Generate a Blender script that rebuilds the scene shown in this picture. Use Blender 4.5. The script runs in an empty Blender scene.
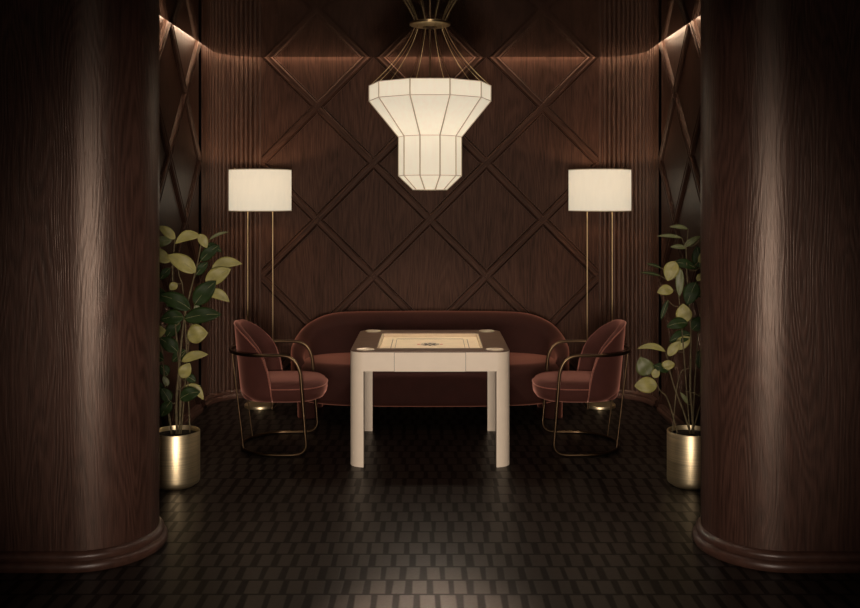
import bpy, bmesh, math, random
from mathutils import Vector, Matrix
PI = math.pi
C = bpy.context.scene.collection
sc = bpy.context.scene
random.seed(7)

# ------------------------------------------------------------------ camera, world, lights, exposure
CAM_Z, FPX = 1.77, 950.0
cam_d = bpy.data.cameras.new('camera'); cam = bpy.data.objects.new('camera', cam_d); C.objects.link(cam)
cam.location = (0, 0, CAM_Z); cam.rotation_euler = (PI/2, 0, 0)
cam_d.sensor_fit = 'HORIZONTAL'; cam_d.sensor_width = 36.0
cam_d.lens = FPX/860*36; cam_d.shift_y = -106/860; cam_d.clip_start = 0.05
sc.camera = cam
w = bpy.data.worlds.new('world'); sc.world = w; w.use_nodes = True
w.node_tree.nodes['Background'].inputs[0].default_value = (1.0, 0.80, 0.70, 1)
w.node_tree.nodes['Background'].inputs[1].default_value = 0.006
sc.view_settings.view_transform = 'Standard'; sc.view_settings.look = 'None'
sc.view_settings.exposure = 0.0; sc.view_settings.gamma = 1.0; sc.view_settings.use_curve_mapping = False

WARM = (1.0, 0.66, 0.40)
LEDC = (1.0, 0.74, 0.50)
PENDANT_DOWN = 46.0
SOFT = (1.0, 0.86, 0.70)
FRONT = 15.0
KEY = 1120.0            # broad soft spotlight standing well in front of the room
DOWN = 15.0             # ceiling spotlights
FLOOR_SPOT = 9000.0
CHANDELIER_BULB = 2.7
LAMP_BULB = 7.0
COVE = 42.0
def lamp_light(name, kind, loc, power, col, radius=0.04, rot=(0, 0, 0), parent=None):
    d = bpy.data.lights.new(name, kind); o = bpy.data.objects.new(name, d); C.objects.link(o)
    d.energy = power; d.color = col; o.location = loc; o.rotation_euler = rot
    if kind in ('POINT', 'SPOT'): d.shadow_soft_size = radius
    if parent: o.parent = parent
    return o
# unseen area light added behind the viewer as soft frontal fill
fr = lamp_light('front_fill', 'AREA', (0, -0.9, 1.40), FRONT, (1.0, 0.80, 0.66), rot=(PI/2, 0, 0))
fr.data.shape = 'RECTANGLE'; fr.data.size = 2.4; fr.data.size_y = 2.6

def aimed_spot(name, loc, at, power, col, deg, blend, radius):
    o = lamp_light(name, 'SPOT', loc, power, col, radius)
    o.rotation_euler = (Vector(at)-Vector(loc)).to_track_quat('-Z', 'Y').to_euler()
    o.data.spot_size = math.radians(deg); o.data.spot_blend = blend
    return o
aimed_spot('front_spotlight', (0, -0.9, 1.15), (0, 6.4, 0.98), KEY, (1.0, 0.82, 0.68), 40, 0.42, 0.55)
aimed_spot('ceiling_downlight', (0, 4.75, 2.98), (0, 4.95, 0.0), DOWN, (1.0, 0.84, 0.70), 128, 0.45, 0.10)
aimed_spot('floor_spot', (0, 0.9, 2.95), (0, 3.8, 0.0), FLOOR_SPOT, (1.0, 0.86, 0.74), 15, 1.0, 0.08)

# ------------------------------------------------------------------ helpers
def P(px, py, d):                       # a point of the room from where it is seen and how far off it stands
    return Vector(((px-430)*d/FPX, d, CAM_Z-(py-198)*d/FPX))

def obj(name, bm, mats, parent=None, smooth=None):
    me = bpy.data.meshes.new(name)
    bmesh.ops.recalc_face_normals(bm, faces=bm.faces[:])
    bm.to_mesh(me); bm.free()
    o = bpy.data.objects.new(name, me); C.objects.link(o)
    for m in (mats if isinstance(mats, (list, tuple)) else [mats]): me.materials.append(m)
    if smooth is not None:
        if smooth >= 180:
            for p in me.polygons: p.use_smooth = True
        else:
            for p in me.polygons: p.use_smooth = True
            me.set_sharp_from_angle(angle=math.radians(smooth))
    if parent: o.parent = parent
    return o

def thing(name, label, cat, loc=(0, 0, 0), rotz=0, group=None):
    o = bpy.data.objects.new(name, None); C.objects.link(o)
    o.empty_display_size = 0.1
    o.location = loc; o.rotation_euler = (0, 0, rotz); o['label'] = label; o['category'] = cat
    if group: o['group'] = group
    return o

def struct(name, bm, m, smooth=None, label=None, cat=None):
    o = obj(name, bm, m, None, smooth); o['kind'] = 'structure'
    if label: o['label'] = label
    if cat: o['category'] = cat
    return o

def dup(root, loc, rotz, label):
    r = root.copy(); C.objects.link(r); r.location = loc; r.rotation_euler = (0, 0, rotz); r['label'] = label
    for ch in list(root.children):
        c = ch.copy(); C.objects.link(c); c.parent = r
        for g in ch.children:
            d = g.copy(); C.objects.link(d); d.parent = c
    return r

def box(bm, x0, x1, y0, y1, z0, z1):
    vs = [bm.verts.new((x, y, z)) for z in (z0, z1) for y in (y0, y1) for x in (x0, x1)]
    for f in ((0, 2, 3, 1), (4, 5, 7, 6), (0, 1, 5, 4), (2, 6, 7, 3), (0, 4, 6, 2), (1, 3, 7, 5)):
        bm.faces.new([vs[i] for i in f])

def loft(bm, rings, closed=True, cap=True, mat=0):
    rows = [[bm.verts.new(p) for p in r] for r in rings]
    n = len(rows[0])
    for a, b in zip(rows, rows[1:]):
        for i in range(n if closed else n-1):
            j = (i+1) % n
            f = bm.faces.new((a[i], a[j], b[j], b[i])); f.material_index = mat
    if cap and closed:
        bm.faces.new(rows[0][::-1]).material_index = mat; bm.faces.new(rows[-1]).material_index = mat
    return rows

def lathe(bm, prof, n=48, c=(0, 0), cap=True):
    loft(bm, [[(c[0]+r*math.cos(2*PI*i/n), c[1]+r*math.sin(2*PI*i/n), z) for i in range(n)] for r, z in prof], True, cap)

def prism(bm, poly, z0, z1, bev=0.0):
    if bev > 0:
        cx = sum(p[0] for p in poly)/len(poly); cy = sum(p[1] for p in poly)/len(poly)
        n = len(poly); inset = []
        for i, p in enumerate(poly):
            a, b = poly[i-1], poly[(i+1) % n]
            t = Vector((b[0]-a[0], b[1]-a[1])).normalized(); nn = Vector((t.y, -t.x))
            if nn.dot(Vector((p[0]-cx, p[1]-cy))) < 0: nn = -nn
            inset.append((p[0]-nn.x*bev, p[1]-nn.y*bev))
        loft(bm, [[(x, y, z0) for x, y in inset], [(x, y, z0+bev) for x, y in poly],
                  [(x, y, z1-bev) for x, y in poly], [(x, y, z1) for x, y in inset]])
    else:
        loft(bm, [[(x, y, z) for x, y in poly] for z in (z0, z1)])

def smooth_path(pts, it=3, closed=False):
    pts = [Vector(p) for p in pts]
    for _ in range(it):
        out = [] if closed else [pts[0]]
        n = len(pts)
        for i in range(n if closed else n-1):
            a, b = pts[i], pts[(i+1) % n]
            out += [a*0.75+b*0.25, a*0.25+b*0.75]
        if not closed: out.append(pts[-1])
        pts = out
    return pts

def tube(bm, pts, r, n=10, closed=False):
    pts = [Vector(p) for p in pts]
    m = len(pts)
    rr = r if isinstance(r, (list, tuple)) else [r]*m
    tans = []
    for i in range(m):
        a = pts[i-1] if (i or closed) else pts[0]
        b = pts[(i+1) % m] if (i < m-1 or closed) else pts[-1]
        tans.append((b-a).normalized())
    up = Vector((0, 0, 1)) if abs(tans[0].z) < 0.9 else Vector((1, 0, 0))
    u = tans[0].cross(up).normalized()
    rings = []
    for i in range(m):
        t = tans[i]; u = (u-t*u.dot(t)).normalized(); v = t.cross(u)
        rings.append([pts[i]+(u*math.cos(2*PI*k/n)+v*math.sin(2*PI*k/n))*rr[i] for k in range(n)])
    if closed: rings.append(rings[0]); loft(bm, rings, True, False); bmesh.ops.remove_doubles(bm, verts=bm.verts[:], dist=1e-5)
    else: loft(bm, rings, True, True)

def superellipse(a, b, n, m, c=(0, 0)):
    out = []
    for i in range(m):
        t = 2*PI*i/m; ct, st = math.cos(t), math.sin(t)
        out.append((c[0]+a*math.copysign(abs(ct)**(2/n), ct), c[1]+b*math.copysign(abs(st)**(2/n), st)))
    return out

def sweep_profile(bm, path, normals, prof):
    """profile (out, z) carried along a path in the floor plane"""
    rings = [[(p[0]+nn[0]*o, p[1]+nn[1]*o, z) for o, z in prof] for p, nn in zip(path, normals)]
    loft(bm, rings, False, False)

# ------------------------------------------------------------------ materials
def mat_base(name):
    m = bpy.data.materials.new(name); m.use_nodes = True
    nt = m.node_tree; b = nt.nodes['Principled BSDF']
    return m, nt, b

def N(nt, t, **kw):
    n = nt.nodes.new(t)
    for k, v in kw.items(): setattr(n, k, v)
    return n

def math_n(nt, op, a, b=None, c=None):
    n = nt.nodes.new('ShaderNodeMath'); n.operation = op
    for i, v in enumerate((a, b, c)):
        if v is None: continue
        if isinstance(v, (int, float)): n.inputs[i].default_value = v
        else: nt.links.new(v, n.inputs[i])
    return n.outputs[0]

def ramp(nt, fac, stops):
    r = nt.nodes.new('ShaderNodeValToRGB'); nt.links.new(fac, r.inputs[0])
    e = r.color_ramp.elements
    while len(e) < len(stops): e.new(0.5)
    for el, (p, c) in zip(e, stops): el.position = p; el.color = (*c, 1)
    return r.outputs[0]

def wood(name, dark, light, rough=0.42, rot=(0, 0, 0), scale=1.0, bump=0.25, spec=0.5, fig=0.10, figb=0.08):
    m, nt, b = mat_base(name); L = nt.links.new
    tc = N(nt, 'ShaderNodeTexCoord')
    mp = N(nt, 'ShaderNodeMapping'); mp.inputs['Rotation'].default_value = rot
    L(tc.outputs['Object'], mp.inputs[0])
    def stretched(s, zs):
        q = N(nt, 'ShaderNodeMapping'); q.inputs['Scale'].default_value = (s, s, s*zs); L(mp.outputs[0], q.inputs[0]); return q.outputs[0]
    n1 = N(nt, 'ShaderNodeTexNoise'); n1.inputs['Scale'].default_value = 1; n1.inputs['Detail'].default_value = 5; n1.inputs['Roughness'].default_value = .6
    L(stretched(9*scale, 0.07), n1.inputs['Vector'])
    n2 = N(nt, 'ShaderNodeTexNoise'); n2.inputs['Scale'].default_value = 1; n2.inputs['Detail'].default_value = 3
    L(stretched(150*scale, 0.05), n2.inputs['Vector'])
    # cathedral figure: rings read off a slow field
    n3 = N(nt, 'ShaderNodeTexNoise'); n3.inputs['Scale'].default_value = 1; n3.inputs['Detail'].default_value = 2; n3.inputs['Roughness'].default_value = .4
    L(stretched(3.2*scale, 0.13), n3.inputs['Vector'])
    rings = math_n(nt, 'SINE', math_n(nt, 'MULTIPLY', n3.outputs[0], 170.0))
    rings = math_n(nt, 'MULTIPLY_ADD', rings, 0.5, 0.5)
    mix = math_n(nt, 'ADD', math_n(nt, 'MULTIPLY', n1.outputs[0], 0.30), math_n(nt, 'MULTIPLY', n2.outputs[0], 0.70-fig))
    mix = math_n(nt, 'ADD', mix, math_n(nt, 'MULTIPLY', rings, fig))
    col = ramp(nt, mix, [(0.30, dark), (0.50, tuple((d+l)/2 for d, l in zip(dark, light))), (0.70, light)])
    L(col, b.inputs['Base Color'])
    b.inputs['Roughness'].default_value = rough
    b.inputs['Specular IOR Level'].default_value = spec; b.inputs['Specular Tint'].default_value = (1.0, 0.82, 0.70, 1)
    h = math_n(nt, 'ADD', math_n(nt, 'MULTIPLY', n2.outputs[0], 1.0), math_n(nt, 'MULTIPLY', rings, figb))
    bp = N(nt, 'ShaderNodeBump'); bp.inputs['Strength'].default_value = bump; bp.inputs['Distance'].default_value = 0.003
    L(h, bp.inputs['Height']); L(bp.outputs[0], b.inputs['Normal'])
    return m

def plain(name, col, rough=0.5, metal=0.0, spec=0.5, noise=0.0, nscale=30.0, bump=0.0):
    m, nt, b = mat_base(name); L = nt.links.new
    b.inputs['Roughness'].default_value = rough; b.inputs['Metallic'].default_value = metal
    b.inputs['Specular IOR Level'].default_value = spec
    tc = N(nt, 'ShaderNodeTexCoord')
    n1 = N(nt, 'ShaderNodeTexNoise'); n1.inputs['Scale'].default_value = nscale; n1.inputs['Detail'].default_value = 4
    L(tc.outputs['Object'], n1.inputs['Vector'])
    k = noise
    L(ramp(nt, n1.outputs[0], [(0.3, tuple(c*(1-k) for c in col)), (0.7, tuple(min(1, c*(1+k)) for c in col))]), b.inputs['Base Color'])
    if bump:
        bp = N(nt, 'ShaderNodeBump'); bp.inputs['Strength'].default_value = bump; bp.inputs['Distance'].default_value = 0.002
        L(n1.outputs[0], bp.inputs['Height']); L(bp.outputs[0], b.inputs['Normal'])
    return m

def velvet(name, col, sheen=0.35, tint=(1, .6, .5)):
    m = plain(name, col, 0.85, 0, 0.2, 0.12, 9.0)
    b = m.node_tree.nodes['Principled BSDF']
    b.inputs['Sheen Weight'].default_value = sheen; b.inputs['Sheen Roughness'].default_value = 0.42
    b.inputs['Sheen Tint'].default_value = (*tint, 1)
    return m

def brushed(name, col, rough, axis='z'):
    m, nt, b = mat_base(name); L = nt.links.new
    tc = N(nt, 'ShaderNodeTexCoord'); mp = N(nt, 'ShaderNodeMapping'); L(tc.outputs['Object'], mp.inputs[0])
    mp.inputs['Scale'].default_value = (3, 3, 220)
    n1 = N(nt, 'ShaderNodeTexNoise'); n1.inputs['Scale'].default_value = 1; n1.inputs['Detail'].default_value = 4; L(mp.outputs[0], n1.inputs['Vector'])
    L(ramp(nt, n1.outputs[0], [(0.3, tuple(c*.72 for c in col)), (0.7, col)]), b.inputs['Base Color'])
    L(math_n(nt, 'MULTIPLY_ADD', n1.outputs[0], 0.22, rough-0.11), b.inputs['Roughness'])
    b.inputs['Metallic'].default_value = 1.0
    bp = N(nt, 'ShaderNodeBump'); bp.inputs['Strength'].default_value = 0.12; bp.inputs['Distance'].default_value = 0.002
    L(n1.outputs[0], bp.inputs['Height']); L(bp.outputs[0], b.inputs['Normal'])
    return m

def shade_mat(name, emit, col, trans):
    """cloth of a lit lamp shade: glows, and lets the bulb shine through its weave"""
    m = bpy.data.materials.new(name); m.use_nodes = True; nt = m.node_tree; nt.nodes.clear(); L = nt.links.new
    out = N(nt, 'ShaderNodeOutputMaterial')
    tc = N(nt, 'ShaderNodeTexCoord'); mp = N(nt, 'ShaderNodeMapping'); L(tc.outputs['Object'], mp.inputs[0]); mp.inputs['Scale'].default_value = (40, 40, 9)
    n1 = N(nt, 'ShaderNodeTexNoise'); n1.inputs['Scale'].default_value = 1; n1.inputs['Detail'].default_value = 5; L(mp.outputs[0], n1.inputs['Vector'])
    weave = ramp(nt, n1.outputs[0], [(0.3, tuple(c*.94 for c in col)), (0.7, col)])
    em = N(nt, 'ShaderNodeEmission'); em.inputs[1].default_value = emit; L(weave, em.inputs[0])
    tr = N(nt, 'ShaderNodeBsdfTranslucent'); L(weave, tr.inputs[0])
    df = N(nt, 'ShaderNodeBsdfDiffuse'); df.inputs[0].default_value = (0.45, 0.42, 0.36, 1)
    mx = N(nt, 'ShaderNodeMixShader'); mx.inputs[0].default_value = trans; L(df.outputs[0], mx.inputs[1]); L(tr.outputs[0], mx.inputs[2])
    ad = N(nt, 'ShaderNodeAddShader'); L(em.outputs[0], ad.inputs[0]); L(mx.outputs[0], ad.inputs[1]); L(ad.outputs[0], out.inputs[0])
    return m

def floor_mat():
    m, nt, b = mat_base('floor_mosaic'); L = nt.links.new
    tc = N(nt, 'ShaderNodeTexCoord'); sx = N(nt, 'ShaderNodeSeparateXYZ'); L(tc.outputs['Object'], sx.inputs[0])
    ROW, TILE = 0.1593, 0.0945
    v = math_n(nt, 'DIVIDE', math_n(nt, 'SUBTRACT', sx.outputs[1], 4.239-ROW*40), ROW)
    row = math_n(nt, 'FLOOR', v); fv = math_n(nt, 'FRACT', v)
    wn = N(nt, 'ShaderNodeTexWhiteNoise', noise_dimensions='1D'); L(row, wn.inputs['W'])
    u = math_n(nt, 'ADD', math_n(nt, 'DIVIDE', sx.outputs[0], TILE), math_n(nt, 'MULTIPLY', wn.outputs['Value'], 7.0))
    u = math_n(nt, 'ADD', u, 200.0)
    # wander: tiles of a row are cut by hand
    cv = N(nt, 'ShaderNodeCombineXYZ'); L(math_n(nt, 'MULTIPLY', u, 0.9), cv.inputs[0]); L(math_n(nt, 'MULTIPLY', row, 3.7), cv.inputs[1])
    nz = N(nt, 'ShaderNodeTexNoise'); nz.inputs['Scale'].default_value = 1.0; nz.inputs['Detail'].default_value = 0; L(cv.outputs[0], nz.inputs['Vector'])
    u = math_n(nt, 'ADD', u, math_n(nt, 'MULTIPLY', math_n(nt, 'SUBTRACT', nz.outputs[0], 0.5), 0.35))
    cell = math_n(nt, 'FLOOR', u)
    cid = N(nt, 'ShaderNodeCombineXYZ'); L(cell, cid.inputs[0]); L(row, cid.inputs[1])
    w2 = N(nt, 'ShaderNodeTexWhiteNoise', noise_dimensions='2D'); L(cid.outputs[0], w2.inputs['Vector'])
    rnd = w2.outputs['Value']
    fu = math_n(nt, 'FRACT', u)
    slant = math_n(nt, 'MULTIPLY', math_n(nt, 'SUBTRACT', fv, 0.5), math_n(nt, 'MULTIPLY_ADD', rnd, 0.10, -0.05))
    fu2 = math_n(nt, 'ADD', fu, slant)
    left = math_n(nt, 'SMOOTH_MIN', 1.0, math_n(nt, 'MAXIMUM', 0.0, math_n(nt, 'MULTIPLY', math_n(nt, 'SUBTRACT', fu2, 0.14), 14.0)), 0.05)
    right = math_n(nt, 'SMOOTH_MIN', 1.0, math_n(nt, 'MAXIMUM', 0.0, math_n(nt, 'MULTIPLY', math_n(nt, 'SUBTRACT', math_n(nt, 'MULTIPLY_ADD', rnd, 0.10, 0.84), fu2), 14.0)), 0.05)
    ev = math_n(nt, 'MULTIPLY', math_n(nt, 'SUBTRACT', 0.5, math_n(nt, 'ABSOLUTE', math_n(nt, 'SUBTRACT', fv, 0.5))), 1.0)
    grout = math_n(nt, 'MINIMUM', 1.0, math_n(nt, 'MAXIMUM', 0.0, math_n(nt, 'MULTIPLY', math_n(nt, 'SUBTRACT', ev, 0.035), 28.0)))
    tile = math_n(nt, 'MULTIPLY', math_n(nt, 'MULTIPLY', left, right), grout)
    det = N(nt, 'ShaderNodeTexNoise'); det.inputs['Scale'].default_value = 55; det.inputs['Detail'].default_value = 4; L(tc.outputs['Object'], det.inputs['Vector'])
    def mixc(f, a, c):
        n = N(nt, 'ShaderNodeMix', data_type='RGBA'); L(f, n.inputs[0])
        for i, s in ((6, a), (7, c)):
            if isinstance(s, tuple): n.inputs[i].default_value = (*s, 1)
            else: L(s, n.inputs[i])
        return n.outputs[2]
    tcol = mixc(rnd, (0.012, 0.0094, 0.0078), (0.0175, 0.0136, 0.0112))
    col = mixc(tile, (0.0045, 0.0034, 0.003), tcol)
    L(col, b.inputs['Base Color'])
    ro = math_n(nt, 'ADD', math_n(nt, 'MULTIPLY', det.outputs[0], 0.10), math_n(nt, 'MULTIPLY_ADD', tile, -0.04, 0.36))
    L(ro, b.inputs['Roughness']); b.inputs['Specular Tint'].default_value = (1.0, 0.86, 0.74, 1)
    L(math_n(nt, 'MULTIPLY_ADD', tile, 0.15, 0.10), b.inputs['Specular IOR Level'])
    bp = N(nt, 'ShaderNodeBump'); bp.inputs['Strength'].default_value = 0.25; bp.inputs['Distance'].default_value = 0.002
    L(math_n(nt, 'ADD', tile, math_n(nt, 'MULTIPLY', det.outputs[0], 0.3)), bp.inputs['Height']); L(bp.outputs[0], b.inputs['Normal'])
    return m

WD, WL = (0.021, 0.0100, 0.0069), (0.076, 0.037, 0.0260)
M_wall = wood('wall_oak', WD, WL, 0.5, spec=0.10)
M_side = wood('side_wall_oak', WD, WL, 0.45, spec=0.24)
M_diagA = wood('strip_oak_rising', WD, WL, 0.48, spec=0.12, rot=(0, -PI/4, 0))
M_diagB = wood('strip_oak_falling', WD, WL, 0.48, spec=0.12, rot=(0, PI/4, 0))
M_diagC = wood('strip_oak_side_rising', WD, WL, 0.48, spec=0.28, rot=(PI/4, 0, 0))
M_diagD = wood('strip_oak_side_falling', WD, WL, 0.48, spec=0.28, rot=(-PI/4, 0, 0))
M_flute = wood('fluted_oak', WD, WL, 0.48, spec=0.35, bump=0.08)
M_pier = wood('wall_end_oak', (0.020, 0.0094, 0.0070), (0.080, 0.0385, 0.0285), 0.38, scale=1.35, bump=0.38, spec=0.62, fig=0.14, figb=0.30)
M_base = plain('moulding_oak', (0.062, 0.030, 0.0215), 0.38, 0, 0.5, 0.25, 25)
M_floor = floor_mat()
M_ceil = plain('lacquered_ceiling', (0.0025, 0.0015, 0.001), 0.07, 0, 0.24, 0.1, 8)
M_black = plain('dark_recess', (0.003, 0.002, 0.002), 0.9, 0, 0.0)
M_cream = plain('cream_lacquer', (0.80, 0.71, 0.58), 0.45, 0, 0.4, 0.02, 12)
M_top = wood('table_top_walnut', (0.045, 0.026, 0.017), (0.15, 0.090, 0.060), 0.42, rot=(0, PI/2, 0), scale=2.0, bump=0.1)
M_board = plain('board_maple', (0.72, 0.58, 0.40), 0.5, 0, 0.4, 0.05, 14)
M_boardrim = plain('board_rim_maple', (0.56, 0.44, 0.30), 0.5, 0, 0.4, 0.05, 14)
M_ink = plain('dark_inlay', (0.035, 0.025, 0.02), 0.5)
M_red = plain('red_inlay', (0.55, 0.06, 0.05), 0.5)
M_brass = plain('satin_brass', (0.44, 0.33, 0.18), 0.34, 1.0, 0.5, 0.05, 20)
M_dish = plain('pale_brass', (0.58, 0.49, 0.37), 0.55, 0.6, 0.5, 0.05, 20)
M_bronze = plain('bronze_tube', (0.105, 0.070, 0.040), 0.30, 1.0, 0.5, 0.05, 20)
M_pot = brushed('brushed_brass', (0.85, 0.72, 0.46), 0.40)
M_sofa = velvet('rust_velvet', (0.025, 0.0064, 0.0044), 0.58, (1.0, 0.40, 0.28))
M_chair = velvet('rose_velvet', (0.050, 0.0150, 0.0112), 0.50, (1.0, 0.44, 0.34))
M_pipe = velvet('rose_piping', (0.20, 0.070, 0.048), 0.8, (1.0, 0.55, 0.45))
M_shade = shade_mat('lamp_shade_linen', 0.48, (1.0, 0.91, 0.71), 0.06)
M_silk = shade_mat('pendant_silk', 0.385, (1.0, 0.905, 0.735), 0.5)
M_rib = plain('rib_cloth', (0.62, 0.54, 0.40), 0.8, 0, 0.2)
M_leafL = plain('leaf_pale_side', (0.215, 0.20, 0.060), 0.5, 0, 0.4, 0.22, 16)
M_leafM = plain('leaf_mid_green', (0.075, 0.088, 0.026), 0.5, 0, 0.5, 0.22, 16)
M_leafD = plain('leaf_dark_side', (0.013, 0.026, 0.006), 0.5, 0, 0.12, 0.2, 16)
M_vein = plain('leaf_vein', (0.17, 0.17, 0.07), 0.5)
M_bark = plain('bark', (0.085, 0.068, 0.034), 0.75, 0, 0.3, 0.45, 40, 0.3)
M_soil = plain('soil', (0.012, 0.009, 0.007), 0.95, 0, 0.1, 0.5, 70, 0.6)
def emit_mat(name, col, s):
    m = bpy.data.materials.new(name); m.use_nodes = True; nt = m.node_tree; nt.nodes.clear()
    e = N(nt, 'ShaderNodeEmission'); e.inputs[0].default_value = (*col, 1); e.inputs[1].default_value = s
    o = N(nt, 'ShaderNodeOutputMaterial'); nt.links.new(e.outputs[0], o.inputs[0]); return m
M_led = emit_mat('led_strip', LEDC, COVE)

# ------------------------------------------------------------------ the room
SIDE, BACK, CEIL, FX, RC = 1.915, 8.47, 3.017, 1.498, 0.417
YC = BACK-RC
bm = bmesh.new(); box(bm, -3.4, 3.4, 0.5, BACK+0.3, -0.10, 0.0); struct('floor', bm, M_floor)

# ceiling: a lacquered slab that stops short of the walls, the LED runs in the gap
GAP = 0.068
def room_outline(inset, n=14):
    """right front -> right side -> corner -> back -> corner -> left front"""
    r = RC-inset; pts = [(SIDE-inset, 5.0), (SIDE-inset, YC)]
    for i in range(1, n+1):
        a = PI/2*i/n; pts.append((FX+r*math.cos(a), YC+r*math.sin(a)))
    return pts + [(-x, y) for x, y in pts[::-1]]
bm = bmesh.new()
poly = [(-3.4, 0.5), (3.4, 0.5), (3.4, 5.0)] + room_outline(GAP) + [(-3.4, 5.0)]
prism(bm, poly, CEIL, CEIL+0.05)
struct('ceiling', bm, M_ceil)
bm = bmesh.new(); box(bm, -3.4, 3.4, 0.5, BACK+0.3, CEIL+0.19, CEIL+0.25); struct('ceiling_upper', bm, M_black)
# LED runs above the edge of the slab
led = room_outline(0.034)
bm = bmesh.new()
inn = room_outline(0.062)
for i in range(len(led)-1):
    vs = [bm.verts.new((p[0], p[1], CEIL+0.085)) for p in (led[i], led[i+1], inn[i+1], inn[i])]
    bm.faces.new(vs)
    vs2 = [bm.verts.new((p[0], p[1], CEIL+0.095)) for p in (led[i], led[i+1], inn[i+1], inn[i])]
    bm.faces.new(vs2)
bmesh.ops.remove_doubles(bm, verts=bm.verts[:], dist=1e-5)
struct('trim_1', bm, M_led, label='warm LED run hidden in the gap above the walls')

# back wall and its lattice
U = 0.503; ZN = 1.576
bm = bmesh.new(); box(bm, -FX-0.05, FX+0.05, BACK, BACK+0.12, 0, CEIL+0.19)
wall_back = struct('wall_back', bm, M_wall)
STRIP = [(-0.045, 0.0), (-0.044, 0.008), (-0.038, 0.008), (-0.0375, 0.002), (-0.0325, 0.002), (-0.0320, 0.014), (-0.022, 0.025), (-0.014, 0.025), (-0.010, 0.020)]
STRIP += [(-a, h) for a, h in STRIP[::-1]]
def strip_bm(p, q, out, low, clips):
    """moulded strip from p to q on a wall whose outward normal is out"""
    t = (q-p).normalized(); s = t.cross(out).normalized()
    b2 = bmesh.new()
    rows = loft(b2, [[e + s*a + out*(h-low if h > 0 else 0) for a, h in STRIP] for e in (p-t*0.08, q+t*0.08)])
    for k in (3, len(STRIP)-5):              # groove beside the strip, its joint shade painted near-black
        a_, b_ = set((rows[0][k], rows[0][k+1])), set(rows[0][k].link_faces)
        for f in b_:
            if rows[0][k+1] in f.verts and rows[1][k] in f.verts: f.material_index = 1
    for co, no in clips:
        r = bmesh.ops.bisect_plane(b2, geom=b2.verts[:]+b2.edges[:]+b2.faces[:], plane_co=co, plane_no=no, clear_outer=True)
        ed = [e for e in b2.edges if e.is_boundary]
        if ed: bmesh.ops.holes_fill(b2, edges=ed, sides=0)
    return b2
def lattice(wall, to3d, out, u0, u1, z0, z1, uoff, du, dz, mA, mB, clips):
    for sgn, mm, low in ((1, mA, 0.0), (-1, mB, 0.0012)):
        for k in range(-14, 15, 2):
            # line through (uoff + k*du, ZN) with slope sgn
            pts = []
            for zz in (z0, z1):
                uu = uoff+k*du + sgn*(zz-ZN)/dz*du; pts.append((uu, zz))
            (a, za), (b, zb) = pts
            lo, hi = 0.0, 1.0
            for (lim, s) in ((u0, 1), (u1, -1)):
                fa, fb = s*(a-lim), s*(b-lim)
                if fa < 0 and fb < 0: lo = 2
                elif fa < 0: lo = max(lo, fa/(fa-fb))
                elif fb < 0: hi = min(hi, fa/(fa-fb))
            if hi-lo < 0.02: continue
            f = lambda t: to3d(a+(b-a)*t, za+(zb-za)*t)
            sb = strip_bm(f(lo), f(hi), out, low, clips)
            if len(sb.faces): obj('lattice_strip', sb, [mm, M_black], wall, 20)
            else: sb.free()
V = Vector
lattice(wall_back, lambda u, z: V((u, BACK, z)), V((0, -1, 0)), -FX, FX, 0.06, CEIL+0.10, 0, U, U, M_diagA, M_diagB,
        [(V((-FX, 0, 0)), V((-1, 0, 0))), (V((FX, 0, 0)), V((1, 0, 0))), (V((0, 0, 0.06)), V((0, 0, -1))), (V((0, 0, CEIL+0.06)), V((0, 0, 1)))])

# side walls: lattice panel, black slot, reeded corner
SL0, SL1 = 7.86, 7.98
US = 0.458
for sgn, nm in ((-1, 'left'), (1, 'right')):
    bm = bmesh.new(); x0, x1 = sorted((sgn*SIDE, sgn*(SIDE+0.12)))
    box(bm, x0, x1, 4.86, SL0, 0, CEIL+0.19)
    wl = struct('wall_'+nm, bm, M_side)
    lattice(wl, lambda u, z: V((sgn*SIDE, u, z)), V((-sgn, 0, 0)), 5.2, SL0, 0.06, CEIL+0.10, SL0-US, US, U, M_diagC, M_diagD,
            [(V((0, SL0, 0)), V((0, 1, 0))), (V((0, 5.2, 0)), V((0, -1, 0))), (V((0, 0, 0.06)), V((0, 0, -1))), (V((0, 0, CEIL+0.06)), V((0, 0, 1)))])
    bm = bmesh.new(); x0, x1 = sorted((sgn*(SIDE+0.10), sgn*(SIDE+0.16))); box(bm, x0, x1, SL0-0.05, SL1+0.05, 0, CEIL+0.19)
    x0, x1 = sorted((sgn*(SIDE+0.006), sgn*(SIDE+0.16))); box(bm, x0, x1, SL1, SL1+0.05, 0, CEIL+0.19)
    ob = obj('slot_back', bm, M_black, wl)
    # reeded quarter-round corner
    path = []; L1 = YC-SL1; LA = RC*PI/2; tot = L1+LA; nf = round(tot/0.0395); step = tot/nf
    prof = [(0.0, -0.012), (0.10, -0.003), (0.24, 0.004), (0.5, 0.0065), (0.76, 0.004), (0.90, -0.003)]
    for k in range(nf):
        for f, o in prof: path.append(((k+f)*step, o))
    path.append((tot, -0.012))
    pts = []
    for s, o in path:
        if s <= L1: p, n = (SIDE, SL1+s), (-1, 0)
        else:
            a = (s-L1)/RC; p, n = (FX+RC*math.cos(a), YC+RC*math.sin(a)), (-math.cos(a), -math.sin(a))
        pts.append((sgn*(p[0]+n[0]*o), p[1]+n[1]*o))
    bm = bmesh.new()
    loft(bm, [[(x, y, z) for x, y in pts] for z in (0.0, CEIL+0.19)], False, False)
    struct('wall_corner_'+nm, bm, M_flute, 50)

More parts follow.
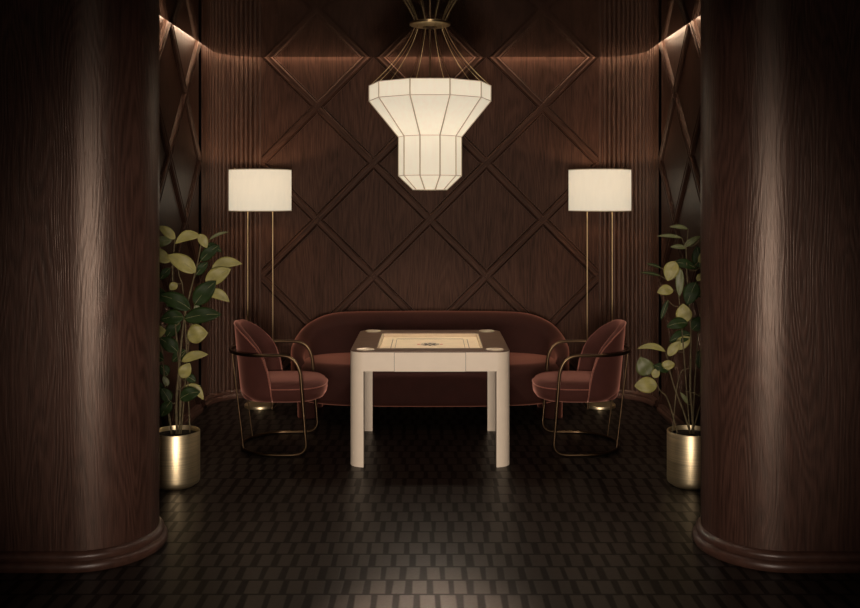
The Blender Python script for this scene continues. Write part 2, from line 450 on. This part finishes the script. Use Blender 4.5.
# baseboard that follows back wall, corners and sides
BPROF = [(0.0, 0.0), (0.034, 0.0), (0.040, 0.012), (0.040, 0.030), (0.033, 0.041), (0.024, 0.044), (0.026, 0.052), (0.024, 0.066), (0.014, 0.075), (0.0, 0.078)]
for nm, sgn in (('left', -1), ('right', 1)):
    path, nor = [], []
    for y in (5.1, SL0): path.append((sgn*SIDE, y)); nor.append((-sgn, 0))
    bm = bmesh.new(); sweep_profile(bm, path, nor, BPROF); struct('baseboard_'+nm, bm, M_base, 40)
path, nor = [(-SIDE, SL1), (-SIDE, YC)], [(1, 0), (1, 0)]
for i in range(1, 15):
    a = PI/2*i/14; path.append((-FX-RC*math.cos(a), YC+RC*math.sin(a))); nor.append((math.cos(a), -math.sin(a)))
path += [(-x, y) for x, y in path[::-1]]; nor += [(-a, b) for a, b in nor[::-1]]
bm = bmesh.new(); sweep_profile(bm, path, nor, BPROF); struct('baseboard_back', bm, M_base, 40)

# rounded wall ends in front
PX, PY, PR = 1.720, 4.843, 0.328
PPROF = [(0.0, 0.0), (0.034, 0.0), (0.041, 0.010), (0.043, 0.024), (0.040, 0.038), (0.030, 0.047), (0.020, 0.050), (0.022, 0.056), (0.025, 0.066), (0.022, 0.078), (0.012, 0.086), (0.006, 0.090), (0.0, 0.091)]
for sgn, nm in ((-1, 'left'), (1, 'right')):
    pts, nor = [(sgn*3.4, PY-PR)], [(0, -1)]
    for i in range(41):
        a = -PI/2+PI*i/40
        pts.append((sgn*(PX-PR*math.cos(a)), PY+PR*math.sin(a))); nor.append((-sgn*math.cos(a), math.sin(a)))
    pts.append((sgn*3.4, PY+PR)); nor.append((0, 1))
    bm = bmesh.new(); prism(bm, pts, 0, CEIL)
    struct('wall_front_'+nm, bm, M_pier, 40)
    bm = bmesh.new(); sweep_profile(bm, pts, nor, PPROF)
    struct('baseboard_front_'+nm, bm, M_base, 50)

# ------------------------------------------------------------------ game table
TX, TY0, TY1, TZ = 0.530, 6.242, 7.267, 0.761
tcy = (TY0+TY1)/2; hd = (TY1-TY0)/2
table = thing('game_table', 'cream square game table with dark wood top and an inlaid carrom board', 'table', (0, tcy, 0))
LW = 0.093
def rounded_rect(hx, hy, r, n=10):
    out = []
    for cx, cy, a0 in ((hx-r, hy-r, 0), (-hx+r, hy-r, PI/2), (-hx+r, -hy+r, PI), (hx-r, -hy+r, 1.5*PI)):
        for i in range(n+1):
            a = a0+PI/2*i/n; out.append((cx+r*math.cos(a), cy+r*math.sin(a)))
    return out
# apron ring (outer rounded, hollow underneath) with a gap for the drawer front
bm = bmesh.new()
outer = rounded_rect(TX, hd, LW); inner = rounded_rect(TX-0.03, hd-0.03, LW-0.03)
AZ0, AZ1 = TZ-0.130, TZ-0.006
def ring_solid(bm, o, i, z0, z1, b=0.0):
    ro = [[bm.verts.new((*p, z)) for p in o] for z in (z0, z1)]; ri = [[bm.verts.new((*p, z)) for p in i] for z in (z0, z1)]
    n = len(o)
    for k in range(n):
        j = (k+1) % n
        bm.faces.new((ro[0][k], ro[0][j], ro[1][j], ro[1][k])); bm.faces.new((ri[0][j], ri[0][k], ri[1][k], ri[1][j]))
        bm.faces.new((ro[1][k], ro[1][j], ri[1][j], ri[1][k])); bm.faces.new((ro[0][j], ro[0][k], ri[0][k], ri[0][j]))
ring_solid(bm, outer, inner, AZ0, AZ1)
obj('apron', bm, M_cream, table, 35)
bm = bmesh.new(); prism(bm, rounded_rect(TX-0.031, hd-0.031, LW-0.031), AZ0+0.02, AZ0+0.035); obj('underside', bm, M_cream, table, 35)
# drawer front: a plain face over a dark box that paints its shadow line
bm = bmesh.new(); box(bm, -0.236, 0.236, -hd-0.0006, -hd+0.01, AZ0-0.0005, AZ1-0.001); sl = obj('drawer_gap_shade', bm, M_ink, table)
bm = bmesh.new(); box(bm, -0.2335, 0.2335, -hd-0.003, -hd+0.02, AZ0-0.001, AZ1-0.002); obj('drawer', bm, M_cream, table)
for sx in (-1, 1):
    for sy in (-1, 1):
        ly = LW if sy < 0 else 0.055
        pl = [(sx*(TX-LW), sy*(hd-ly))]
        q = []
        for i in range(13):
            a = PI/2*i/12; q.append((sx*(TX-LW+LW*math.cos(a)), sy*(hd-ly+ly*math.sin(a))))
        bm = bmesh.new(); prism(bm, pl+q, 0, AZ0+0.001); obj('leg', bm, M_cream, table, 35)
# wooden top frame around the sunken board
BX, BY0, BY1 = 0.358, 6.385-tcy, 7.115-tcy
bm = bmesh.new()
o = rounded_rect(TX-0.002, hd-0.002, LW-0.002)
def edge_map(p, hx, y0, y1):                # the point of the opening nearest in direction
    cx, cy = 0, (y0+y1)/2; hy = (y1-y0)/2
    x, y = p[0], p[1]-cy
    s = max(abs(x)/hx, abs(y)/hy); return (x/s, y/s+cy)
o2 = []
for k, p in enumerate(o):
    o2.append(p); q = o[(k+1) % len(o)]
    dist = math.hypot(q[0]-p[0], q[1]-p[1])
    if dist > 0.2:
        for f in range(1, 24): o2.append((p[0]+(q[0]-p[0])*f/24, p[1]+(q[1]-p[1])*f/24))
inn2 = [edge_map(p, BX, BY0, BY1) for p in o2]
# keep true corners
for cxy in ((BX, BY1), (-BX, BY1), (-BX, BY0), (BX, BY0)):
    k = min(range(len(inn2)), key=lambda i: math.hypot(inn2[i][0]-cxy[0], inn2[i][1]-cxy[1])); inn2[k] = cxy
ring_solid(bm, o2, inn2, AZ1, TZ)
obj('top_frame', bm, M_top, table, 35)
bm = bmesh.new()
ring_solid(bm, [(BX-.001, BY1-.001), (-BX+.001, BY1-.001), (-BX+.001, BY0+.001), (BX-.001, BY0+.001)],
           [(BX-.012, BY1-.012), (-BX+.012, BY1-.012), (-BX+.012, BY0+.012), (BX-.012, BY0+.012)], TZ-0.034, TZ-0.006)
obj('board_rim', bm, M_boardrim, table)
bm = bmesh.new(); box(bm, -BX+.011, BX-.011, BY0+.011, BY1-.011, TZ-0.040, TZ-0.031)
board = obj('playing_board', bm, M_board, table)
BZ = TZ-0.031
def inlay(name, mat, fn):
    b2 = bmesh.new(); fn(b2); return obj(name, b2, mat, board)
def flatbox(b2, x0, x1, y0, y1): box(b2, x0, x1, y0, y1, BZ-0.001, BZ+0.0006)
def baselines(b2):
    for s in (-1, 1):
        for a, wd in ((0.272, 0.0045), (0.243, 0.0030)):
            c = s*a
            flatbox(b2, c-wd/2, c+wd/2, -0.245, 0.245)
            flatbox(b2, -0.245, 0.245, c-wd/2, c+wd/2)
inlay('base_line', M_ink, baselines)
def disc(b2, x, y, r, z0=None, z1=None, n=28):
    prism(b2, [(x+r*math.cos(2*PI*i/n), y+r*math.sin(2*PI*i/n)) for i in range(n)], BZ-0.001 if z0 is None else z0, BZ+0.0008 if z1 is None else z1)
def emblem(b2):
    for k in range(8):                      # eight-petalled centre mark
        a = 2*PI*k/8; ca, sa = math.cos(a), math.sin(a)
        pl = []
        for i in range(16):
            t = 2*PI*i/16; lx, ly = 0.036+0.024*math.cos(t), 0.0085*math.sin(t)*(1.0 if k % 2 else 1.3)
            pl.append((lx*ca-ly*sa, lx*sa+ly*ca))
        prism(b2, pl, BZ-0.001, BZ+0.0009)
    ring_solid(b2, [(0.066*math.cos(2*PI*i/40), 0.066*math.sin(2*PI*i/40)) for i in range(40)],
               [(0.063*math.cos(2*PI*i/40), 0.063*math.sin(2*PI*i/40)) for i in range(40)], BZ-0.001, BZ+0.0007)
inlay('center_emblem', M_ink, emblem)
for s in (-1, 1): inlay('red_spot', M_red, lambda b2: disc(b2, s*0.080, 0, 0.013))
for sx in (-1, 1):
    for sy in (-1, 1):
        bm = bmesh.new(); lathe(bm, [(0.050, TZ-0.001), (0.058, TZ), (0.059, TZ+0.004), (0.056, TZ+0.006), (0.049, TZ+0.005), (0.044, TZ+0.0015), (0.002, TZ+0.001)], 40, (sx*0.430, sy*0.436))
        obj('cup_holder', bm, M_dish, table, 40)

# ------------------------------------------------------------------ sofa
sofa = thing('curved_sofa', 'rust velvet sofa with a curved wraparound back against the panelled wall', 'sofa', (0, 7.87, 0))
SA, SB, SN = 1.10, 0.45, 2.9
def ring_at(a, b, n, z, m=96): return [(x, y, z) for x, y in superellipse(a, b, n, m)]
bm = bmesh.new()
rg = []
for i in range(7):
    t = PI/2*i/6; ins = 0.05*(1-math.sin(t)); rg.append((ins, 0.13+0.05*(1-math.cos(t))))
for i in range(9):
    t = PI/2*i/8; rg.append((0.10*(1-math.cos(t)), 0.35+0.10*math.sin(t)))
rg += [(0.16, 0.456), (0.26, 0.462), (0.36, 0.464)]
loft(bm, [ring_at(SA-i*1.0, SB-i*0.999, SN, z) for i, z in rg])
obj('seat', bm, M_sofa, sofa, 180)
# wraparound back: rounded section carried round the rear of the plan
bm = bmesh.new()
rings = []; NP = 72
for k in range(NP+1):
    t = -0.42 + (PI+0.84)*k/NP              # from right front round the back to left front
    ct, st = math.cos(t), math.sin(t)
    a, b = SA+0.045, SB+0.015
    e = 2/2.6
    ox, oy = a*math.copysign(abs(ct)**e, ct), b*math.copysign(abs(st)**e, st)
    # outward normal of the superellipse
    nx, ny = math.copysign(abs(ct)**(2-e), ct)/a, math.copysign(abs(st)**(2-e), st)/b
    l = math.hypot(nx, ny); nx, ny = nx/l, ny/l
    end = min(k, NP-k)/NP
    side = max(0.0, min(1.0, (abs(ox)-0.72)/(a-0.72)))
    top = 0.455 + 0.337*math.sqrt(max(0, 1-side**2.3*0.62))*min(1.0, 0.04+0.96*math.sin(min(1, end/0.22)*PI/2))
    th = 0.21*min(1.0, 0.34+0.66*math.sin(min(1, end/0.34)*PI/2))
    zb = 0.15
    sec = []
    r = th/2
    sec.append((0.0, zb)); sec.append((0.0, zb+0.15*(top-zb)))
    h = top-r
    for i in range(13):
        p = PI*i/12
        sec.append((-r+r*math.cos(p), h+r*math.sin(p)))
    sec.append((-th, zb+0.3)); sec.append((-th, zb))
    lean = 0.05
    ring = []
    for o_, z in sec:
        off = o_ + lean*0
        ring.append((ox+nx*off, oy+ny*off, z))
    rings.append(ring)
loft(bm, rings, True, True)
obj('backrest', bm, M_sofa, sofa, 180)
for sx in (-1, 1):
    for y in (-0.16, 0.22):
        bm = bmesh.new(); lathe(bm, [(0.078, 0), (0.080, 0.006), (0.082, 0.14)], 28, (sx*0.99, y-0.02)); obj('leg', bm, M_sofa, sofa, 40)

# ------------------------------------------------------------------ armchairs
def make_chair(loc, label):
    t = thing('armchair', label, 'chair', loc, 0, 'rose velvet armchairs at the game table')
    r = 0.0115
    # arm hoop with the front legs, one bent tube
    arc = lambda cx, rx, ry, z, n=24: [(cx-rx*math.sin(PI*i/n), -ry*math.cos(PI*i/n), z) for i in range(n+1)]
    def bend(a, b, c, k=6):                 # rounded corner through b
        return [tuple((1-s)**2*a[q]+2*s*(1-s)*b[q]+s*s*c[q] for q in range(3)) for s in [i/k for i in range(k+1)]]
    W = 0.325; zf = r
    def side(sy):
        foot = bend((0.12, sy*W, zf), (0.225, sy*W, zf), (0.222, sy*W, 0.09))
        top = bend((0.185, sy*W, 0.56), (0.165, sy*W, 0.69), (0.05, sy*W, 0.692), 8)
        return foot, top
    fR, tR = side(-1); fL, tL = side(1)
    arm = [fR[-1]] + tR + arc(-0.08, 0.275, W, 0.692) + tL[::-1] + [fL[-1]]
    base = arc(0.0, 0.275, W, zf)
    frame = fR + tR + arc(-0.08, 0.275, W, 0.692) + tL[::-1] + fL[::-1]
    bm = bmesh.new(); tube(bm, frame, r, 12); obj('arm_frame', bm, M_bronze, t, 60)
    bm = bmesh.new(); tube(bm, [fR[0]]+base+[fL[0]], r, 12); obj('floor_hoop', bm, M_bronze, t, 60)
    for sy in (-1, 1):
        bm = bmesh.new(); tube(bm, [(-0.235, sy*0.168, zf), (-0.318, sy*0.160, 0.692)], 0.0058, 10); obj('leg', bm, M_bronze, t, 60)
        bm = bmesh.new(); tube(bm, [(-0.03, sy*0.20, 0.30), (-0.03, sy*0.20, 0.36)], 0.008, 8); obj('seat_bracket', bm, M_bronze, t, 60)
    bm = bmesh.new(); tube(bm, [(-0.03, -0.20, 0.305), (-0.03, 0.20, 0.305)], 0.008, 8); obj('cross_bar', bm, M_bronze, t, 60)
    # wing shell
    ED = [(-0.40, .882), (-0.33, .880), (-0.305, .868), (-0.21, .800), (-0.13, .725), (-0.085, .660), (-0.05, .565), (-0.027, .440), (-0.018, .372), (0.1, .372)]
    def ztop(x):
        for (a, za), (b, zb) in zip(ED, ED[1:]):
            if a <= x <= b: return za+(zb-za)*(x-a)/(b-a)
        return 0.37
    A, WD2 = 0.27, 0.285
    plan = []
    for i in range(13):
        x = -0.019-0.041*(i/12)**1.0; plan.append((x, -WD2, 0, -1))
    n = 44
    for i in range(1, n):
        a = PI*i/n; x, y = -0.06-A*math.sin(a), -WD2*math.cos(a)
        nx, ny = -math.sin(a)/A, -math.cos(a)/WD2; l = math.hypot(nx, ny); plan.append((x, y, nx/l, ny/l))
    plan += [(x, -y, nx, -ny) for x, y, nx, ny in plan[:13][::-1]]
    TH = 0.042; zb = 0.358
    def pos(p, off, z):
        f = (z-zb)/0.55
        tuck = 0.055*max(0.0, 1-f)**1.2 + 0.05*max(0, 1-(z-zb)/0.05)**2*0.6
        x, y, nx, ny = p
        k = max(0.0, min(1.0, (-0.06-x)/A))
        return (x+nx*off+tuck*k, y+ny*off - math.copysign(1, y)*0.03*max(0, 1-(z-zb)/0.05)**2*(1 if abs(y) > .02 else 0) , z)
    rings = []; edge = []
    for p in plan:
        zt = max(ztop(p[0]), zb+0.02); ring = []
        for i in range(11): ring.append(pos(p, 0, zb+(zt-zb)*i/10))
        for i in range(1, 6):
            a = PI*i/6; ring.append(pos(p, -TH/2+TH/2*math.cos(a), zt+TH/2*math.sin(a)*0.7))
        for i in range(10, -1, -1): ring.append(pos(p, -TH, zb+(zt-zb)*i/10))
        rings.append(ring); edge.append(pos(p, 0.001, zt+0.004))
    bm = bmesh.new(); loft(bm, rings, True, True)
    sh = obj('backrest', bm, M_chair, t, 70)
    e0, e1 = pos(plan[0], 0.001, zb+0.005), pos(plan[-1], 0.001, zb+0.005)
    bm = bmesh.new(); tube(bm, [e0]+edge+[e1], 0.0042, 8); obj('piping', bm, M_pipe, sh, 180)
    # seat cushion
    def seat_plan(ins, z):
        out = []
        for i in range(72):
            a = 2*PI*i/72; ca, sa = math.cos(a), math.sin(a)
            nn = 2.7 if ca > 0 else 3.0
            x = 0.03+(0.30-ins)*math.copysign(abs(ca)**(2/nn), ca); y = (0.272-ins)*math.copysign(abs(sa)**(2/nn), sa)
            if x < -0.06:                    # tucks into the curve of the shell
                lim = (WD2-TH+0.004-ins*0.4)*math.sqrt(max(0.0, 1-((x+0.06)/(A-TH+0.002))**2))
                y = max(-lim, min(lim, y))
            out.append((x, y, z))
        return out
    rg = [(0.10, 0.348), (0.045, 0.352), (0.020, 0.362), (0.006, 0.382), (0.0, 0.41), (0.0, 0.435), (0.006, 0.457), (0.018, 0.474), (0.038, 0.487), (0.07, 0.494), (0.12, 0.500), (0.18, 0.503)]
    bm = bmesh.new(); loft(bm, [seat_plan(i, z) for i, z in rg])
    st = obj('seat', bm, M_chair, t, 180)
    bm = bmesh.new(); tube(bm, [p for p in seat_plan(-0.001, 0.448)][:-1], 0.0035, 8, True); obj('piping', bm, M_pipe, st, 180)
    return t
chair = make_chair((-1.07, 6.82, 0), 'rose velvet armchair with metal tube arms at the left side of the game table')
dup(chair, (1.07, 6.82, 0), PI, 'rose velvet armchair with metal tube arms at the right side of the game table')

# ------------------------------------------------------------------ floor lamps
def make_lamp(loc, label):
    t = thing('floor_lamp', label, 'lamp', loc, 0, 'twin floor lamps beside the sofa')
    zb, zt, R = 1.662, 2.008, 0.262
    bm = bmesh.new()
    lathe(bm, [(R, zb), (R, zt)], 64, cap=False); obj('lamp_shade', bm, M_shade, t, 180)
    sh = t.children[-1]
    for z in (zb, zt):
        bm = bmesh.new(); tube(bm, [(R*math.cos(2*PI*i/64), R*math.sin(2*PI*i/64), z) for i in range(64)], 0.0035, 8, True); obj('shade_ring', bm, M_rib, sh, 180)
    for sx in (-1, 1):
        bm = bmesh.new(); tube(bm, [(sx*0.106, 0, 0.02), (sx*0.106, 0, 1.78)], 0.0055, 12); obj('pole', bm, M_brass, t, 60)
    bm = bmesh.new(); tube(bm, [(-R, 0, 1.78), (R, 0, 1.78)], 0.005, 10); obj('crossbar', bm, M_brass, t, 60)
    bm = bmesh.new(); lathe(bm, [(0.130, 0.0), (0.133, 0.003), (0.133, 0.022), (0.130, 0.026), (0.02, 0.027)], 56); obj('base', bm, M_pot, t, 40)
    bm = bmesh.new(); lathe(bm, [(0.014, 1.785), (0.018, 1.80), (0.018, 1.83)], 20); obj('bulb_socket', bm, M_brass, t, 40)
    lamp_light('bulb', 'POINT', (0, 0, 1.90), LAMP_BULB, WARM, 0.045, parent=t)
    return t
LX, LY = 1.44, 8.06
lamp = make_lamp((-LX, LY, 0), 'brass floor lamp with white drum shade behind the left armchair')
dup(lamp, (LX+0.0, LY, 0), 0, 'brass floor lamp with white drum shade behind the right armchair')

# ------------------------------------------------------------------ chandelier
CY = 6.81
ch = thing('chandelier', 'tiered cream silk chandelier hanging on thin wires over the game table', 'chandelier', (0, CY, CEIL))
RR = [(0.435, 2.576), (0.435, 2.466), (0.224, 2.207), (0.224, 1.929), (0.118, 1.829)]
def deca(R, k): a = PI/10+2*PI*k/10-PI/2; return (R*math.cos(a), R*math.sin(a))
bm = bmesh.new()
loft(bm, [[(*deca(R, k), z-CEIL) for k in range(10)] for R, z in RR], True, False)
obj('shade', bm, M_silk, ch)
shd = ch.children[-1]
for k in range(10):
    bm = bmesh.new(); tube(bm, [(*deca(R+0.001, k), z-CEIL) for R, z in RR], 0.0045, 8); obj('rib', bm, M_rib, shd, 60)
for R, z in RR:
    bm = bmesh.new(); tube(bm, [(*deca(R+0.001, k), z-CEIL) for k in range(10)], 0.0026, 6, True); obj('ring', bm, M_rib, shd, 60)
bm = bmesh.new(); lathe(bm, [(0.06, -0.022), (0.125, -0.014), (0.146, -0.008), (0.146, -0.002), (0.14, 0.0)], 48); obj('canopy', bm, M_brass, ch, 40)
bm = bmesh.new(); lathe(bm, [(0.03, -0.032), (0.05, -0.026), (0.055, -0.016)], 32); obj('canopy_cap', bm, M_bronze, ch, 40)
bm = bmesh.new(); tube(bm, [(0, 0, -0.02), (0, 0, -0.62)], 0.007, 12); obj('rod', bm, M_bronze, ch, 60)
for k in range(10):
    x1, y1 = deca(0.105, k); x2, y2 = deca(0.431, k); z1, z2 = -0.012, RR[0][1]-CEIL
    pts = []
    for i in range(15):
        s = i/14; f = 0.48*s+0.52*s*s
        pts.append((x1+(x2-x1)*f, y1+(y2-y1)*f, z1+(z2-z1)*s))
    bm = bmesh.new(); tube(bm, pts, 0.0019, 8); obj('wire', bm, M_brass, ch, 60)
lamp_light('bulb', 'POINT', (0, 0, 2.43-CEIL), CHANDELIER_BULB, SOFT, 0.06, parent=ch)
# the lamp over the open lower mouth of the shade, lighting the table
pd = lamp_light('lower_bulb', 'SPOT', (0, 0, 1.856-CEIL), PENDANT_DOWN, SOFT, 0.018, parent=ch)
pd.data.spot_size = math.radians(150); pd.data.spot_blend = 0.4

# ------------------------------------------------------------------ potted plants
def leaf(bm, base, tip, wpx, d, shade, arch=0.12, turn=0.0, fold=0.16, db=0.0, dt=0.0):
    a, b = P(*base, d+db), P(*tip, d+dt)
    ax = b-a; L = ax.length; t = ax.normalized()
    view = Vector((a.x, a.y, a.z-CAM_Z)).normalized()
    s = t.cross(view).normalized()
    s = Matrix.Rotation(turn, 3, t) @ s
    n = s.cross(t).normalized()
    if n.dot(view) > 0: n = -n
    W = wpx*d/FPX*1.07/max(0.35, math.cos(turn))
    NU, NV = 12, 6
    up = Vector((0, 0, 1)); upn = (up-t*up.dot(t))
    rows = []
    for i in range(NU+1):
        u = i/NU
        wd = W/2*(math.sin(PI*min(1, u**0.85))**0.75)*(1.0 if u < .85 else 1-(u-.85)*1.2) if 0 < u < 1 else W*0.012
        c = a+ax*u+upn*(arch*L*4*u*(1-u)*0.5)
        row = []
        for j in range(NV+1):
            v = j/NV*2-1
            row.append(bm.verts.new(c+s*(wd*v)+n*(abs(v)*wd*fold - 0.06*wd*math.sin(u*9+v*2))))
        rows.append(row)
    for i in range(NU):
        for j in range(NV):
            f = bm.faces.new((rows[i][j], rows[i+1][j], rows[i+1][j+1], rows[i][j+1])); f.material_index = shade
    # midrib
    mid = [a+ax*(i/10)+upn*(arch*L*4*(i/10)*(1-i/10)*0.5)+n*0.0012 for i in range(10)]
    k0 = len(bm.faces); tube(bm, mid, 0.0011, 5)
    bm.faces.ensure_lookup_table()
    for f in bm.faces[k0:]: f.material_index = 3
    return a

def plant(name, label, pot_c, leaves, hidden, stems, soil_z=0.305):
    px, d0, R = pot_c
    root = thing(name, label, 'plant', ((px-430)*d0/FPX, d0, 0), 0, 'potted plants beside the wall ends')
    off = Vector(root.location)
    H = 0.333
    bm = bmesh.new()
    lathe(bm, [(R-0.030, 0.0), (R-0.022, 0.006), (R-0.020, 0.012), (R-0.006, 0.016), (R-0.001, 0.026), (R, 0.045), (R, H-0.004), (R-0.002, H), (R-0.007, H), (R-0.008, H-0.004), (R-0.008, 0.20)], 72)
    obj('pot', bm, M_pot, root, 40)
    bm = bmesh.new(); lathe(bm, [(R-0.0085, soil_z-0.03), (R-0.0085, soil_z), (R*0.5, soil_z+0.004), (0.004, soil_z+0.006)], 40); obj('soil', bm, M_soil, root, 180)
    allst = []
    for pts, r0, r1, dd in stems:
        w_ = [P(x, y, d0+dd*min(1, i/2)) for i, (x, y) in enumerate(pts)]
        w_[0].z = min(w_[0].z, soil_z); 
        if pts[0][1] > 415: w_[0] = Vector((w_[0].x, d0, soil_z-0.01))
        w_ = smooth_path(w_, 2)
        m = len(w_)
        bm = bmesh.new(); tube(bm, [p-off for p in w_], [(r0+(r1-r0)*i/(m-1))*(1+0.18*math.sin(i*1.9)) for i in range(m)], 8); obj('stem', bm, M_bark, root, 180)
        allst += w_
    bm = bmesh.new(); stalks = []
    for L in leaves+hidden:
        base, tip, wpx, sh = L[:4]; kw = L[4] if len(L) > 4 else {}
        kw = dict(kw); dd = kw.pop('dd', 0.0)
        a = leaf(bm, base, tip, wpx, d0+dd, sh, **kw)
        q = min(allst, key=lambda s: (s-a).length+0.6*max(0, s.z-a.z))
        if (q-a).length > 0.004:
            midp = (q+a)/2+Vector((0, 0, -0.25*(q-a).length))
            pb = bmesh.new(); stalks.append(pb); tube(pb, smooth_path([q, midp, a+(a-q).normalized()*0.002], 2), 0.0024, 6)
    for b_ in [bm]+stalks:
        bmesh.ops.translate(b_, verts=b_.verts[:], vec=-off)
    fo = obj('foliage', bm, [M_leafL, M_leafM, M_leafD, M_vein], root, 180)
    so = fo.modifiers.new('thick', 'SOLIDIFY'); so.thickness = 0.0012
    for pb in stalks: obj('leaf_stalk', pb, M_bark, root, 180)
    return root

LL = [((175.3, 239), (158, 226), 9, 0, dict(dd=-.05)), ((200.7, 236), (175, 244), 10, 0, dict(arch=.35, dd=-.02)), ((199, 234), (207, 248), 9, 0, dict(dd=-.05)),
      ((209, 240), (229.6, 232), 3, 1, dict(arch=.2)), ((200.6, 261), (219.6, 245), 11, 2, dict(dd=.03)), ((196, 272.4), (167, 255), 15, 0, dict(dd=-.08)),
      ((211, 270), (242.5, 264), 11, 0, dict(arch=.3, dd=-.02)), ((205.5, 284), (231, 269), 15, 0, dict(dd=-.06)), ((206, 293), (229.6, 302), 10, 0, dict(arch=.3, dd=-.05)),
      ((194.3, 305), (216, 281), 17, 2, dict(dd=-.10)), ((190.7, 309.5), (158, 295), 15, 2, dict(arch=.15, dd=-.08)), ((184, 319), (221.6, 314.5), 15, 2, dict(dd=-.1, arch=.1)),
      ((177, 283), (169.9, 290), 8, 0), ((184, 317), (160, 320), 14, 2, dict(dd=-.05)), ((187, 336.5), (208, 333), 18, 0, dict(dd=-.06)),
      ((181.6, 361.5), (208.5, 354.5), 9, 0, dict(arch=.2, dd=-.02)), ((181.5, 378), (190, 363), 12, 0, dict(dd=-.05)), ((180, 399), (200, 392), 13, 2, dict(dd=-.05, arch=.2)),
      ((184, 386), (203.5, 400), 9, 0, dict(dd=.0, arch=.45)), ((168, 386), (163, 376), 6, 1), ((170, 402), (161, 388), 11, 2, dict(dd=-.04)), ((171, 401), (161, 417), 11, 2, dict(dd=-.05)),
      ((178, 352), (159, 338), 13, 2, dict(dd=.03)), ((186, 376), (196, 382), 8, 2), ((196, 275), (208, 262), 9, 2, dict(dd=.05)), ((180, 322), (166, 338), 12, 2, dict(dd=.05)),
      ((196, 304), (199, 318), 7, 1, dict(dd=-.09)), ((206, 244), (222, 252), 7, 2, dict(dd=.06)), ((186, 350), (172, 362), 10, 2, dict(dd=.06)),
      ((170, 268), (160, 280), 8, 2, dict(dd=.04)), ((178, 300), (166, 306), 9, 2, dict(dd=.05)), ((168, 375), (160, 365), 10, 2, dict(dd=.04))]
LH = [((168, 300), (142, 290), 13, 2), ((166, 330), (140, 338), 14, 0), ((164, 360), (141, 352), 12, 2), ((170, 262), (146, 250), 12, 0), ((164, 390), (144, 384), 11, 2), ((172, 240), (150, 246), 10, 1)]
LS = [([(177, 428), (176, 405), (178, 380), (181, 345), (184, 318), (192, 285), (198, 262), (202, 238)], .0085, .004, 0.0),
      ([(172, 428), (168, 408), (165, 385), (163, 360), (160, 330)], .007, .003, .03),
      ([(179, 428), (181, 396), (178, 352), (174, 310), (172, 270), (175, 240)], .0075, .0035, .05),
      ([(181, 345), (190, 325), (196, 305), (206, 284)], .004, .003, -.04),
      ([(190, 297), (184, 287), (179, 276), (178, 266)], .004, .003, .0)]
plant('potted_plant', 'leafy rubber plant in a brass pot beside the left wall end', (176, 5.87, 0.1455), LL, LH, LS)
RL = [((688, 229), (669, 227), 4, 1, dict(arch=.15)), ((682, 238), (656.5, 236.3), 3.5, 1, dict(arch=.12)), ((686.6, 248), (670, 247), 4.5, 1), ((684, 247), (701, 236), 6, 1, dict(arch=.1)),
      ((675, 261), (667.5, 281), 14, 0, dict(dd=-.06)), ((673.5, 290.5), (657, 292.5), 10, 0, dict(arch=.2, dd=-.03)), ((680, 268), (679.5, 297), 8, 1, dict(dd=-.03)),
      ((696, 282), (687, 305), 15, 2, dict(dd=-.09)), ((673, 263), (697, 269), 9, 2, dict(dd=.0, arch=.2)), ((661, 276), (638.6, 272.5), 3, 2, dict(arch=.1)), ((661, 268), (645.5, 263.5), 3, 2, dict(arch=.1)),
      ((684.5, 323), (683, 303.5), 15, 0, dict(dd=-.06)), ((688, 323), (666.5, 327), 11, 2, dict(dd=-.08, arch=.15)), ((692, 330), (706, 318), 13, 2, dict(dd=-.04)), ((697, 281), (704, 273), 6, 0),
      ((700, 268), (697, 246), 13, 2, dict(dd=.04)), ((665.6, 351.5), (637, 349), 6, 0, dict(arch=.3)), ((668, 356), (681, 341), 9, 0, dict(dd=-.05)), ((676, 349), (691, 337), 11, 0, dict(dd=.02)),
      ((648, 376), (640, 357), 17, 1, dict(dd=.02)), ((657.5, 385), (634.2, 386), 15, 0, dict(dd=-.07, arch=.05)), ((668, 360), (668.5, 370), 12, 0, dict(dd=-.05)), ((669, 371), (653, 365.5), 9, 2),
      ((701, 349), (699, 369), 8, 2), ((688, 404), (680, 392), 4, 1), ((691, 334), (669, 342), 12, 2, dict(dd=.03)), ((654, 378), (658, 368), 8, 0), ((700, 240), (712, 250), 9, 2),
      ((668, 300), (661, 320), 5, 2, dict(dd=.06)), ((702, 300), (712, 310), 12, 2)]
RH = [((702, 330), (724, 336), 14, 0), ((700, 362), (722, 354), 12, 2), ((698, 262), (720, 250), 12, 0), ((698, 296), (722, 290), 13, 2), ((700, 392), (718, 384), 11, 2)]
RS = [([(694, 430), (692, 412), (690, 391), (690.5, 365), (691, 340), (690, 310), (687, 280), (686, 246)], .0075, .0035, 0.0),
      ([(691, 428), (684, 412), (677, 395), (671, 377), (668, 360)], .006, .003, -.03),
      ([(678, 399), (668, 397), (660, 391), (657, 385)], .004, .003, -.05),
      ([(692, 412), (700, 405), (703, 398), (694, 393), (685, 391)], .004, .003, -.02),
      ([(672, 377), (678, 371), (690, 368)], .0035, .003, -.02),
      ([(690, 320), (680, 302), (676, 280), (672, 263)], .004, .0025, .0),
      ([(692, 315), (699, 310), (706, 306)], .004, .003, .02)]
plant('potted_plant', 'sparse rubber plant with bare lower stems in a brass pot beside the right wall end', (691, 5.87, 0.1455), RL, RH, RS)
